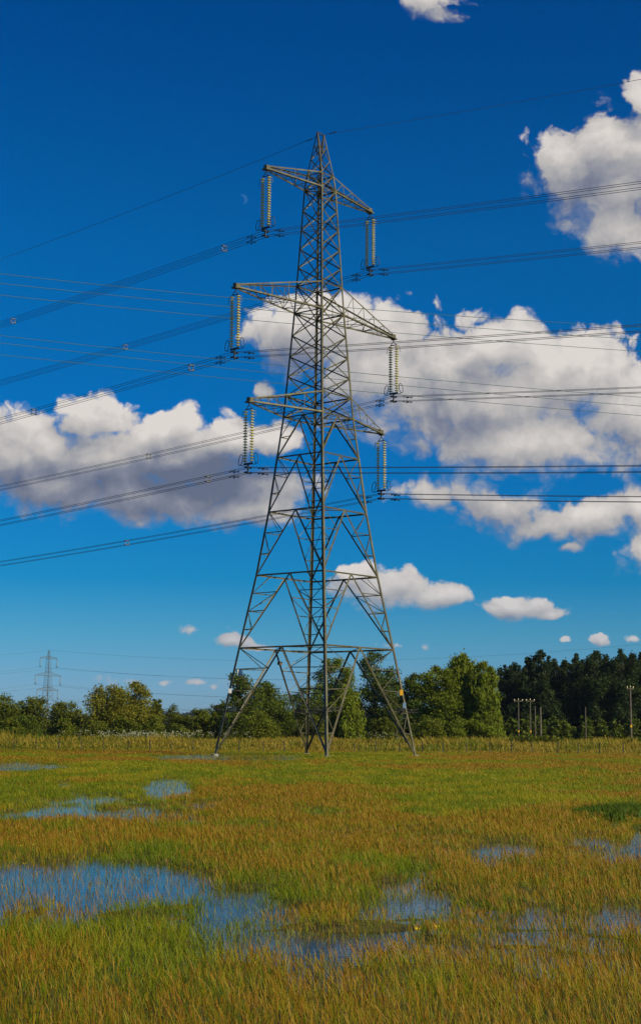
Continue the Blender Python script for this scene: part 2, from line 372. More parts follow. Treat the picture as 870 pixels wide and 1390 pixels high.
    # crossarms
    for z, zt, span, n in ((26.68, 28.40, 8.34, 4), (35.27, 37.55, 10.08, 5), (45.64, 46.95, 6.73, 4)):
        for s in (-1, 1):
            mb = MB(); tipb = [Vector((s*span, sy*.14, z)) for sy in (-1, 1)]; tipt = [Vector((s*(span-.15), sy*.10, z+.28)) for sy in (-1, 1)]
            rb = [Vector((s*hw(z), sy*hw(z), z)) for sy in (-1, 1)]; rt = [Vector((s*hw(zt), sy*hw(zt), zt)) for sy in (-1, 1)]
            for k, sy in enumerate((-1, 1)):
                mb.angle(rb[k], tipb[k], .16, .022, (0, sy, -.6)); mb.angle(rt[k], tipt[k], .13, .018, (0, sy, 1))
                for i in range(1, n):
                    t0 = i/n; pb = rb[k].lerp(tipb[k], t0); pt = rt[k].lerp(tipt[k], t0); mb.angle(pb, pt, .06, .012, (0, sy, 0))
                    pb2 = rb[k].lerp(tipb[k], (i-1)/n); mb.angle(pb2, pt, .06, .012, (0, sy, 0))
            for i in range(1, n+1):
                t0, t1 = (i-1)/n, min(i/n, .97); a0, a1 = rb[0].lerp(tipb[0], t0), rb[1].lerp(tipb[1], t1); b0, b1 = rb[1].lerp(tipb[1], t0), rb[0].lerp(tipb[0], t1)
                if i % 2: mb.angle(a0, a1, .06, .012, (0,0,-1))
                else: mb.angle(b0, b1, .06, .012, (0,0,-1))
                mb.angle(a1, b1, .06, .012, (0,0,-1))
            mb.box((s*(span-.12), 0, z+.14), .5, .34, .36); mb.box((s*(span+.1), 0, z-.05), .3, .5, .1)
            arm = mb.build('crossarm', st, root)
    # insulator sets: twin strings of discs under each arm tip
    first = None
    for z, span in ((26.68, 8.34), (35.27, 10.08), (45.64, 6.73)):
        for s in (-1, 1):
            if first is None:
                mb = MB(); mb.tube([(0,0,-.05),(0,0,-.28)], .05); mb.tube([(0,-.33,-.62),(0,0,-.26),(0,.33,-.62)], .035); mb.tube([(0,-.33,-.6),(0,.33,-.6)], .04)
                iset = mb.build('insulator_set', M['darksteel'], root); kids = []
                for sy in (-1, 1):
                    mb = MB(); nd = 19; z0 = -.68; pit = (4.72-.68)/nd; prof = [(.03, z0)]
                    for k in range(nd):
                        zz = z0-k*pit; prof += [(.04, zz), (.055, zz-.03), (.175, zz-.075), (.17, zz-.115), (.045, zz-.12), (.035, zz-pit+.004)]
                    mb.lathe(prof, (0, sy*.33, 0), 10); q = mb.build('insulator_string', M['glass'], iset)
                for sy in (-1, 1):
                    mb = MB(); pts = []
                    for k in range(15):
                        a = 2*math.pi*k/14; pts.append((0, sy*(.78+.2*math.sin(a)+.14*math.cos(a)*-1*-.6), -4.45-.42*math.cos(a)))
                    mb.tube(pts, .028, 5); mb.tube([(0, sy*.36, -4.82), (0, sy*.62, -4.92), (0, sy*.78, -4.87)], .028, 5); mb.build('arcing_horn', M['darksteel'], iset)
                    mb = MB(); mb.tube([(0, sy*.33, -.62), (0, sy*.62, -.75), (0, sy*.72, -1.25)], .02, 5); mb.build('arcing_horn', M['darksteel'], iset)
                mb = MB(); mb.box((0,0,-4.82), .07, .86, .16); mb.tube([(0,0,-4.85),(0,0,-5.35)], .07)
                for sx in (-1, 1):
                    mb.box((sx*.21, 0, -5.1), .08, .36, .14); mb.box((sx*.21, 0, -5.5), .08, .36, .14)
                mb.box((0,0,-5.1), .5, .1, .09); mb.box((0,0,-5.5), .5, .1, .09); mb.tube([(0,0,-5.1),(0,0,-5.5)], .05); mb.build('yoke_and_clamp', M['darksteel'], iset)
                iset.location = (s*(span+.02), 0, z); first = iset
            else:
                c_ = first.copy(); COL.objects.link(c_); c_.parent = root; c_.location = (s*(span+.02), 0, z)
                for ch in list(first.children): d = ch.copy(); COL.objects.link(d); d.parent = c_
    # anti climbing guard: outriggers with barbed wire all round, 3.4 m up
    for fi in range(4):
        ang = fi*math.pi/2; rot = Matrix.Rotation(ang, 3, 'Z'); mb = MB()
        cpos = Vector((-hw(3.4), -hw(3.4), 3.4))
        for dz in (0, .22):
            loop = [cpos+Vector((-.65,-.65,dz)), cpos+Vector((1.3,-.5,dz)), cpos+Vector((1.2,.6,dz)), cpos+Vector((.5,1.2,dz)), cpos+Vector((-.5,1.3,dz)), cpos+Vector((-.65,-.65,dz))]
            mb.tube([rot @ p for p in loop], .018, 4)
        for (x, y) in ((-.65,-.65),(1.3,-.5),(-.5,1.3)): mb.angle(rot @ cpos, rot @ (cpos+Vector((x*1.1, y*1.1, .3))), .05, .01)
        for k in range(60):
            q = loop[k % 5].lerp(loop[k % 5+1], random.random()); q.z = 3.4+random.random()*.25; dd = Vector((random.uniform(-1,1), random.uniform(-1,1), random.uniform(-1,1)))*.10
            mb.tube([rot @ (q-dd), rot @ (q+dd)], .009, 3)
        mb.build('anti_climb_guard', M['darksteel'], root)
    if full:
        def plate(name, m, sx, sy, z, off, w, h):
            mb = MB(); rt_ = Matrix.Rotation(-rz, 3, 'Z'); p = cor(sx, sy, z)+rt_ @ Vector(off); mb.box(p, w, .03, h, rt_); mb.box(p+rt_ @ Vector((0,.04,0)), .06, .08, h*.8, rt_)
            return mb.build(name, m, root)
        plate('sign_plate', M['white'], -1, 1, 6.35, (.5,-.3,0), .40, .50)['label'] = 'upper white plate on the left leg'
        plate('sign_plate', M['white'], -1, 1, 4.95, (.05,-.2,0), .24, .34)['label'] = 'small white plate on the left leg'
        plate('sign_plate', M['yellow'], 1, -1, 4.95, (-.08,-.2,0), .26, .42)['label'] = 'yellow warning plate on the right leg'
        plate('sign_plate', M['blue'], 1, -1, 3.95, (-.05,-.2,0), .26, .42)['label'] = 'grey blue plate on the right leg'
        mb = MB(); mb.box((-hw(7)+.4, .3, 7.0), .3, .25, .22); mb.build('junction_box', M['brownbox'], root)
    return root
PX, PY, TH = -.1974, 126.42, .888377
pyl = make_pylon('tall grey steel lattice pylon with three pairs of crossarms standing in the wet meadow', (PX, PY, 0), TH)
FX = at(63, 990, 967); RZ2 = TH+R(2)
def copytree(o, parent=None):
    c_ = o.copy(); COL.objects.link(c_); c_.parent = parent
    for ch in o.children:
        if ch.name.startswith(('sign_plate', 'junction_box')): continue
        copytree(ch, c_)
    return c_
far = copytree(pyl); far['label'] = 'small distant lattice pylon rising behind the trees at the left'; far.location = (FX.x, FX.y, 0); far.rotation_euler = (0,0,RZ2)

# ------------------------------------------------------------------ conductors
ex = Vector((math.cos(TH), math.sin(TH), 0))
PHS = [('lower left', 26.68, -8.34, 5.1), ('lower right', 26.68, 8.34, 5.0), ('middle left', 35.27, -10.08, 5.3), ('middle right', 35.27, 10.08, 5.3), ('upper left', 45.64, -6.73, 5.35), ('upper right', 45.64, 6.73, 5.35)]
SPAN = {'far': (TH+math.pi/2-.0544657, .000235616, -.0557471, 330), 'near': (TH-math.pi/2-.0070981, .00016666, -.1023676, 125)}
SP = {'upper left': (304, 17), 'upper right': (171,), 'middle left': (260, 47), 'middle right': (201,), 'lower left': (283,), 'lower right': (173,)}
for nm, z, aa, dr in PHS:
    c0 = Vector((PX, PY, 0))+ex*aa+Vector((0,0,z-5.3))
    root = thing('power_line', f'bundle of four dark cables clamped under the {nm} arm of the tall pylon', 'power line', c0, 0, 'cable bundles of the tall pylon')
    for side, (ph, k, m_, Ls) in SPAN.items():
        d = Vector((math.cos(ph), math.sin(ph), 0)); sdv = Vector((-d.y, d.x, 0))
        cv = lambda s: d*s+Vector((0,0,m_*s+k*s*s))
        ss_ = [Ls*(i/44)**1.3 for i in range(45)]
        for a_ in (-.21, .21):
            for b_ in (-.2, .2):
                mb = MB(); mb.tube([cv(s)+sdv*a_+Vector((0,0,b_)) for s in ss_], .019, 5); mb.build('conductor', M['wire'], root)
        for a_ in (-.21, .21):
            for b_ in (-.2, .2):
                for s0 in (1.5,):
                    mb = MB(); q = cv(s0)+sdv*a_+Vector((0,0,b_)); mb.tube([q, q-Vector((0,0,.09))], .02, 4)
                    tdir = (cv(s0+1)-cv(s0)).normalized()
                    for e_ in (-1, 1): mb.tube([q-Vector((0,0,.09))+tdir*e_*.08, q-Vector((0,0,.10))+tdir*e_*.30], [.03,.055], 6)
                    mb.tube([q-Vector((0,0,.09))-tdir*.2, q-Vector((0,0,.09))+tdir*.2], .014, 4)
                    mb.build('vibration_damper', M['darksteel'], root)
        if side == 'far':
            for px in SP[nm]:
                best = min((abs(tocam(*(c0+cv(s)))[0]-px), s) for s in np.linspace(2, 300, 1500))[1]
                q = cv(best); mb = MB(); cs = [sdv*a_+Vector((0,0,b_)) for a_, b_ in ((-.21,-.2),(.21,-.2),(.21,.2),(-.21,.2))]
                for i in range(4): mb.tube([q+cs[i], q+cs[(i+1) % 4]], .035, 5); mb.tube([q+cs[i]-d*.12, q+cs[i]+d*.12], .05, 5)
                mb.build('spacer', M['white'] if False else M['concrete'], root)
c0 = Vector((PX, PY, 50.5))
root = thing('earth_wire', 'single thin wire running over the peak of the tall pylon', 'power line', c0)
for ph, k, m_, Ls in ((TH+math.pi/2-.0544657, .00048, -.0689, 200), (TH-math.pi/2-.0071, .00049, -.1134, 125)):
    d = Vector((math.cos(ph), math.sin(ph), 0)); mb = MB(); mb.tube([d*s+Vector((0,0,m_*s+k*s*s)) for s in np.linspace(0, Ls, 40)], .018, 5); mb.build('conductor', M['wire'], root)
    mb = MB(); q = d*1.3+Vector((0,0,-.12)); mb.tube([q-d*.35, q+d*.35], .045, 6); mb.build('vibration_damper', M['darksteel'], root)
# six thin single wires of another line crossing behind
WN = ['uppermost', 'second', 'third', 'fourth', 'fifth', 'lowest']
for i, pts in enumerate([((0,371),(520,421),(870,443.5)), ((0,384),(520,434.6),(870,460.8)), ((0,400),(520,450),(870,477)), ((0,455),(540,511),(870,539)), ((0,465),(544,523),(870,551)), ((0,481),(600,541),(870,564))]):
    p = np.polyfit([q[0] for q in pts], [q[1] for q in pts], 2); Y0 = 150+i*4
    mb = MB(); P0 = at(435, np.polyval(p, 435), Y0)
    mb.tube([at(px, np.polyval(p, px), Y0+(px-435)*.05)-P0 for px in np.linspace(-350, 1220, 40)], .028, 5)
    tag(mb.build('overhead_wire', M['copper'], None, P0), f'{WN[i]} of the six thin green wires sloping down to the right behind the pylon', 'power line', 'thin green wires behind the pylon')
# wires of the far pylon
e2 = Vector((math.cos(RZ2), math.sin(RZ2), 0))
nx = at(960, 990, 800); nx.z = 0; lx = at(-330, 990, 850); lx.z = 0
for nm, z, aa, dr in PHS+[('top', 50.6, 0, 0)]:
    a0 = Vector((FX.x, FX.y, z-dr))+e2*aa
    mb = MB()
    for en, sag in ((nx, 9), (lx, 7)):
        b0 = Vector((en.x, en.y, z-dr))+e2*aa*.9
        mb.tube([a0.lerp(b0, t_)-a0-Vector((0,0,4*sag*t_*(1-t_))) for t_ in np.linspace(0, 1, 20)], .05, 4)
    tag(mb.build('overhead_wire', M['copper'], None, a0), f'thin wire low over the trees from the {nm} {"arm" if aa else "point"} of the distant pylon', 'power line', 'wires of the distant pylon')

# ------------------------------------------------------------------ trees
def leaf_cloud(centers, radii, n, size, col, rough=.25, droop=0., seed=0):
    """leaf clumps spread through overlapping lobes; returns arrays"""
    r_ = np.random.default_rng(seed); k = len(centers); vol = np.array([a[0]*a[2] for a in radii])**.9; idx = r_.choice(k, n, p=vol/vol.sum())
    d = r_.normal(size=(n, 3)); d /= np.linalg.norm(d, axis=1)[:, None]; rad = r_.random(n)**.5*(1+r_.normal(size=n)*.17)
    c = np.array(centers)[idx]+d*rad[:, None]*np.array(radii)[idx]
    a = r_.normal(size=(n, 3)); a[:, 2] *= .6
    if droop: a[:, 2] -= droop*2; a[:, :2] *= .5
    a /= np.linalg.norm(a, axis=1)[:, None]; b_ = np.cross(a, d+r_.normal(size=(n, 3))*.6); b_ /= np.linalg.norm(b_, axis=1)[:, None]+1e-6
    s = size*r_.uniform(.5, 1.3, n)[:, None]; la = 1.0+droop*1.0
    V = np.stack([c-a*s*la*.6, c+b_*s*.42, c+a*s*la*.6, c-b_*s*.42], 1).reshape(-1, 3); V[:, 2] = np.maximum(V[:, 2], .05)
    lobe = r_.uniform(.82, 1.2, k)[idx]; cc_ = np.array(col)[None]*(lobe*r_.uniform(.75, 1.25, n))[:, None]
    cc_[:, 0] *= r_.uniform(.85, 1.2, n)
    return V, np.arange(n*4).reshape(n, 4), np.repeat(cc_, 4, 0)
GREENS = dict(olive=(.215,.215,.018), mid=(.12,.145,.013), dark=(.10,.14,.012), willow=(.155,.20,.012), pine=(.036,.062,.014), shrub=(.14,.17,.012), blue=(.02,.035,.03))
def tree_mesh(h, w, kind, seed, n=5000):
    r_ = random.Random(seed); cs, rs = [], []
    base = {'round': .06, 'willow': .05, 'pine': .16, 'poplar': .06, 'shrub': .0}[kind]
    nl = {'round': 30, 'willow': 34, 'pine': 26, 'poplar': 20, 'shrub': 16}[kind]
    for i in range(nl):
        tt = (i+.5)/nl; z = h*(base+(1-base)*tt)
        if kind == 'pine': prof = (1-tt)**.75*.9+.12
        elif kind == 'poplar': prof = math.sin(math.pi*min(1, .15+tt*.8))**.7
        elif kind == 'willow': prof = math.sqrt(max(0, 1-(tt*1.02-.28)**2*1.75))
        elif kind == 'shrub': prof = math.sqrt(max(.05, 1-tt**2))
        else: prof = math.sqrt(max(.04, 1-((tt-.45)/.6)**2))
        a = r_.uniform(0, 6.283); rr = w/2*prof*r_.uniform(.35, .85); lr = w/2*prof*r_.uniform(.20, .50)+w*.04
        lz = lr*{'pine': .8, 'willow': 1.3, 'poplar': 1.3, 'shrub': .8, 'round': .8}[kind]
        cs.append((rr*math.cos(a), rr*math.sin(a), min(max(z-lz*.25, lz*.55 if kind != 'round' else lz), h-lz*.82))); rs.append((lr, lr, lz))
    cs.append((0, 0, h*(.5 if kind != 'pine' else .4))); rs.append((w*.22, w*.22, h*.36))
    return cs, rs
def build_tree(name, label, cat, loc, h, w, kind, colr, seed, n=5000, size=.5, group=None):
    root = thing(name, label, cat, loc, 0, group)
    cs, rs = tree_mesh(h, w, kind, seed); V, Fq, C_ = leaf_cloud(cs, rs, n, size, GREENS[colr], droop=.6 if kind == 'willow' else 0, seed=seed)
    np_mesh('crown' if kind != 'shrub' else 'foliage', V, Fq, M['leaf'], C_, parent=root)
    mb = MB(); r_ = random.Random(seed+1); tr = max(.06, h*.02)
    if kind == 'shrub':
        for c_ in cs[:6]: mb.tube([(0,0,0), (c_[0]*.4, c_[1]*.4, c_[2]*.5), c_], [.05,.035,.015], 5)
        mb.build('stem', M['bark'], root)
    else:
        top = h*(.92 if kind in ('pine', 'poplar') else .6)
        mb.tube([(0,0,-.2), (r_.uniform(-.2,.2), r_.uniform(-.2,.2), top*.5), (r_.uniform(-.3,.3), 0, top)], [tr*1.2, tr*.75, tr*.2], 8)
        for c_ in cs[::2]:
            z0 = min(top*.9, max(h*.12, c_[2]*.6)); mb.tube([(0,0,z0), (c_[0]*.5, c_[1]*.5, (z0+c_[2])/2+.2), c_], [tr*.4, tr*.25, tr*.08], 5)
        mb.build('trunk', M['bark'], root)
    return root
def put_tree(name, label, cat, px, top, wpx, Y, kind, colr, seed, n=5000, size=.5, group=None):
    b_ = at(px, 990, Y); h = at(px, top, Y).z; w = wpx*Y/F
    return build_tree(name, label, cat, (b_.x, Y, .15), h, w, kind, colr, seed, n, size, group)
TR = [  # name, px, top, width px, distance, kind, colour, leaves, label
 ('broadleaf_tree', 0, 944, 72, 315, 'round', 'mid', 5000, 'dark green tree cut by the left edge of the view'),
 ('broadleaf_tree', 42, 947, 56, 330, 'round', 'mid', 3500, 'rounded green tree left of the distant pylon'),
 ('shrub', 38, 972, 55, 285, 'shrub', 'dark', 3500, 'dark rounded bush in front of the distant pylon foot'),
 ('broadleaf_tree', 90, 954, 56, 335, 'round', 'mid', 3500, 'low green tree just right of the distant pylon'),
 ('willow_tree', 150, 931, 74, 325, 'round', 'olive', 5500, 'left half of the tall olive green tree pair, broad crown'),
 ('willow_tree', 181, 926, 62, 330, 'round', 'olive', 5500, 'taller olive green tree of the left pair with pointed crown'),
 ('broadleaf_tree', 212, 950, 28, 335, 'round', 'mid', 2500, 'narrow green tree on the right flank of the olive pair'),
 ('shrub', 90, 976, 50, 290, 'shrub', 'shrub', 3000, 'green bush below the low tree near the distant pylon'),
 ('shrub', 128, 978, 46, 290, 'shrub', 'mid', 3000, 'green bush at the foot of the left olive tree'),
 ('shrub', 168, 974, 48, 285, 'shrub', 'shrub', 3000, 'leafy bush under the middle of the olive trees'),
 ('shrub', 206, 972, 44, 285, 'shrub', 'shrub', 3000, 'leafy bush at the right end of the olive trees'),
 ('shrub', 10, 976, 50, 280, 'shrub', 'shrub', 3000, 'green bush by the left edge of the view'),
 ('broadleaf_tree', 246, 972, 34, 350, 'round', 'mid', 2500, 'low tree in the gap under the distant hill wood'),
 ('broadleaf_tree', 276, 964, 36, 345, 'round', 'shrub', 3000, 'light green small tree left of the big pylon'),
 ('shrub', 240, 984, 40, 300, 'shrub', 'mid', 2000, 'low bush below the distant hill wood'),
 ('broadleaf_tree', 326, 914, 56, 320, 'round', 'dark', 5000, 'dark airy tree seen through the left leg of the pylon'),
 ('broadleaf_tree', 300, 955, 32, 330, 'round', 'mid', 2500, 'low tree just behind the left foot of the pylon'),
 ('broadleaf_tree', 372, 926, 66, 330, 'round', 'dark', 5500, 'broad dark tree between the left and middle legs'),
 ('shrub', 345, 966, 76, 290, 'shrub', 'shrub', 5000, 'wide pale green bush between the left and middle legs'),
 ('broadleaf_tree', 415, 932, 62, 335, 'round', 'dark', 4500, 'dark tree right behind the middle legs'),
 ('willow_tree', 453, 893, 66, 345, 'round', 'willow', 7500, 'tall olive tree just right of the near leg'),
 ('willow_tree', 468, 934, 54, 300, 'willow', 'willow', 5500, 'lit green willow in front of the tall olive tree'),
 ('broadleaf_tree', 510, 884, 62, 335, 'round', 'dark', 6000, 'tallest dark tree behind the right diagonals of the pylon'),
 ('broadleaf_tree', 538, 925, 50, 330, 'round', 'dark', 4000, 'dark tree behind the right leg of the pylon'),
 ('shrub', 425, 972, 50, 285, 'shrub', 'mid', 2500, 'bush behind the middle legs of the pylon'),
 ('shrub', 520, 975, 50, 285, 'shrub', 'mid', 2500, 'bush behind the right diagonals of the pylon'),
 ('broadleaf_tree', 563, 915, 44, 320, 'round', 'dark', 5000, 'dark tree just right of the right pylon leg'),
 ('willow_tree', 597, 905, 66, 300, 'round', 'willow', 8500, 'left of the three big lit willows'),
 ('willow_tree', 631, 890, 66, 303, 'willow', 'willow', 10500, 'middle and tallest of the three big lit willows'),
 ('willow_tree', 659, 899, 50, 298, 'willow', 'willow', 8500, 'right of the three big lit willows beside the dark wood'),
 ('shrub', 655, 968, 50, 285, 'shrub', 'willow', 4000, 'leafy bush at the foot of the right big willow'),
 ('shrub', 618, 972, 50, 282, 'shrub', 'willow', 4000, 'leafy bush at the foot of the tallest big willow'),
 ('shrub', 585, 972, 50, 280, 'shrub', 'shrub', 3000, 'bush at the foot of the left big willow'),
]
WH = ('at the far left','left of the distant pylon','at the distant pylon','right of the distant pylon','left of the olive trees','behind the left olive tree','behind the right olive tree','right of the olive trees','left of the gap','under the hill wood','right of the gap','left of the left pylon foot','at the left pylon foot','right of the left pylon foot','between the left legs','left of the middle legs','behind the middle legs','right of the near leg','behind the lit willow','behind the tallest dark tree','behind the right leg','right of the right leg','beside the big willows')
for i, w_ in enumerate(WH):
    TR.append(('shrub', -5+i*27+random.uniform(-5,5), 960+random.uniform(-7,7), 50, 350, 'shrub', ('mid','shrub','dark')[i % 3], 2200, 'hedge bush in the back row '+w_))
for i, (nm, px, top, wp, Y, kd, cl, n, lb) in enumerate(TR):
    put_tree(nm, lb, 'bush' if nm == 'shrub' else 'tree', px, top, wp, Y, kd, cl, 100+i, int(n*2.6), .33 if nm != 'shrub' else .27, 'bushes along the meadow edge' if nm == 'shrub' else 'trees along the meadow edge')
# the dark wood at the right: individually placed, several source trees copied
src = []
for k in range(5):
    kd = ('pine','poplar','pine','poplar','pine')[k]
    src.append(build_tree('conifer_tree', 'tree', 'tree', (0,0,0), 22, (9.5,8,8.5,9,10)[k], kd, 'pine', 300+k, 13000, .46, 'trees of the dark wood'))
tops = [(684,905),(700,898),(716,892),(737,884),(756,893),(770,897),(786,889),(800,893),(813,884),(829,898),(847,882),(860,890),(874,885),(893,889),(912,884)]
used = set()
ORD = ('first','second','third','fourth','fifth','sixth','seventh','eighth','ninth','tenth','eleventh','twelfth','thirteenth','fourteenth','fifteenth')
for row, (Y, dy_) in enumerate(((395, 0), (430, 7), (465, 0))):
    for i, (px, tp) in enumerate(tops):
        if row == 1: px += 8
        k = (i*2+row*3+i//3) % 5
        if k in used: o = src[k].copy(); COL.objects.link(o); [setattr(q, 'parent', o) for ch in src[k].children for q in (ch.copy(),) if not COL.objects.link(q)]
        else: o = src[k]; used.add(k)
        p_ = at(px, 990, Y+random.uniform(-6, 6)); h = at(px, tp+dy_+(8 if row == 0 and i % 3 == 1 else 0)+(2 if row == 2 else 0), p_.y).z; s_ = h/22*random.uniform(.98, 1.03)
        o.location = (p_.x, p_.y, .1); o.scale = (s_*random.uniform(.9, 1.1),)*2+(s_,); o.rotation_euler = (0,0,random.uniform(0,6.28))
        o['label'] = f'{ORD[i]} dark tall tree from the left in the {("front", "middle", "back")[row]} row of the right hand wood'
# low scrub along the wood's edge
for i, px in enumerate(range(690, 900, 21)):
    put_tree('shrub', f'{ORD[i]} low scrub bush from the left along the foot of the dark wood', 'bush', px+random.uniform(-5,5), 976+random.uniform(-6,6), 34, 380, 'shrub', 'dark', 500+i, 1600, .6, 'scrub along the dark wood')
put_tree('bramble', 'wide low bramble clump in the tall grass below the short poles', 'bush', 728, 1000.5, 62, 232, 'shrub', 'mid', 600, 3500, .28)
put_tree('bramble', 'small bramble bush in the tall grass left of the low clump', 'bush', 695, 1001.5, 24, 240, 'shrub', 'mid', 601, 1500, .28)
put_tree('bramble', 'dark bramble bush round the foot of the tallest wooden pole', 'bush', 862, 1003, 44, 186, 'shrub', 'dark', 602, 2500, .22)
# far hill with a hazy wood
hm = mat('far_hill', (.018,.03,.022), .95, 0, (.025,.035,.022), .01)
xs2 = np.linspace(-1500, 1500, 80); hz_ = lambda x: 34+6*math.sin(x*.004+1)+4*math.sin(x*.013)
mb = MB(); vs = []; fs = []
for x in xs2: vs += [(x, 3000, -1), (x, 3300, hz_(x)), (x, 4200, -1)]
for i in range(len(xs2)-1): a = i*3; fs += [(a, a+3, a+4, a+1), (a+1, a+4, a+5, a+2)]
mb.add(vs, fs); tag(mb.build('hills', hm), 'low distant wooded hill', None, kind='structure')
cs, rs = [], []
for x in np.arange(-900, 300, 7.):
    q = random.uniform(3, 7); cs.append((x, 3290+random.uniform(-25, 25), hz_(x)+q*.6)); rs.append((6, 6, q*1.3*random.choice((1,1,1.5))))
V, Fq, C_ = leaf_cloud(cs, rs, 26000, 3.2, GREENS['blue'], seed=77)
tag(np_mesh('woodland', V, Fq, M['leaf'], C_), 'dark blue green wood along the far hilltop', 'woodland', kind='stuff')

# ------------------------------------------------------------------ utility poles
def pole(px, top, Y, wid, arm, label):
    g_ = at(px, 990, Y); h = at(px, top, Y).z
    root = thing('utility_pole', label, 'pole', (g_.x, Y, 0), 0, 'wooden poles in the tall grass')
    mb = MB(); mb.tube([(0,0,-.3), (0,0,h*.5), (0,0,h)], [wid, wid*.85, wid*.7], 10); mb.build('pole_shaft', M['wood'], root)
    if arm:
        mb = MB(); mb.box((0,-.1,h-.35), arm, .12, .14); mb.build('crossarm', M['wood'], root)
        for s in (-.85, 0, .85):
            mb = MB(); mb.lathe([(.0,.22),(.05,.2),(.07,.14),(.04,.1),(.07,.05),(.03,0)], (s*arm/2, -.1, h-.28+(.1 if s == 0 else 0)), 8); mb.build('insulator', M['glass'], root)
    return root
def sign(root, z, r):
    mb = MB(); mb.box((0,-r-.02,z), .22, .02, .3); mb.build('warning_plate', M['yellow'], root)
p = pole(703.9, 949, 262, .115, 1.5, 'left of the two slim poles with short crossarms before the dark wood'); sign(p, 2.4, .15)
p = pole(720, 949, 262, .115, 1.5, 'right of the two slim poles with short crossarms before the dark wood'); sign(p, 2.4, .15)
pole(726.6, 959, 300, .13, 0, 'thin bare pole just right of the crossarm poles')
pole(733.8, 960, 300, .24, 0, 'thick pale pole standing right of the thin bare pole')
pole(795, 960, 300, .12, 0, 'lone thin pole midway before the dark wood')
p = pole(856.5, 931.5, 206, .15, .9, 'tallest and nearest wooden pole at the right with a small top fitting'); sign(p, 3.0, .15)

# ------------------------------------------------------------------ post and wire fence
fr = thing('wire_fence', 'low post and wire fence running across the meadow behind the pylon', 'fence', (0,148,0))
posts = []
xx = -40.
k = 0
mbsrc = MB(); mbsrc.box((0,0,.5), .065, .065, 1.2); p0 = mbsrc.build('fence_post', M['post'], fr); xs_ = list(np.arange(-44, 44, 2.05))
for i, x in enumerate(xs_):
    o = p0 if i == 0 else p0.copy()
    if i: COL.objects.link(o); o.parent = fr
    o.location = (x+random.uniform(-.15,.15), random.uniform(-.1,.1)+x*.02, random.uniform(-.12,.08)); o.rotation_euler = (R(random.uniform(-4,4)), R(random.uniform(-4,4)), random.random())
    o.scale = (1,1,random.uniform(.9,1.08)); posts.append(o)
for zc in (.45, .75, 1.02):
    mb = MB(); mb.tube([(x, x*.02-.07, zc-.015*(j % 2)) for j, x in enumerate(np.arange(-44, 44.1, 1.025))], .008, 4); mb.build('fence_wire', M['darksteel'], fr)

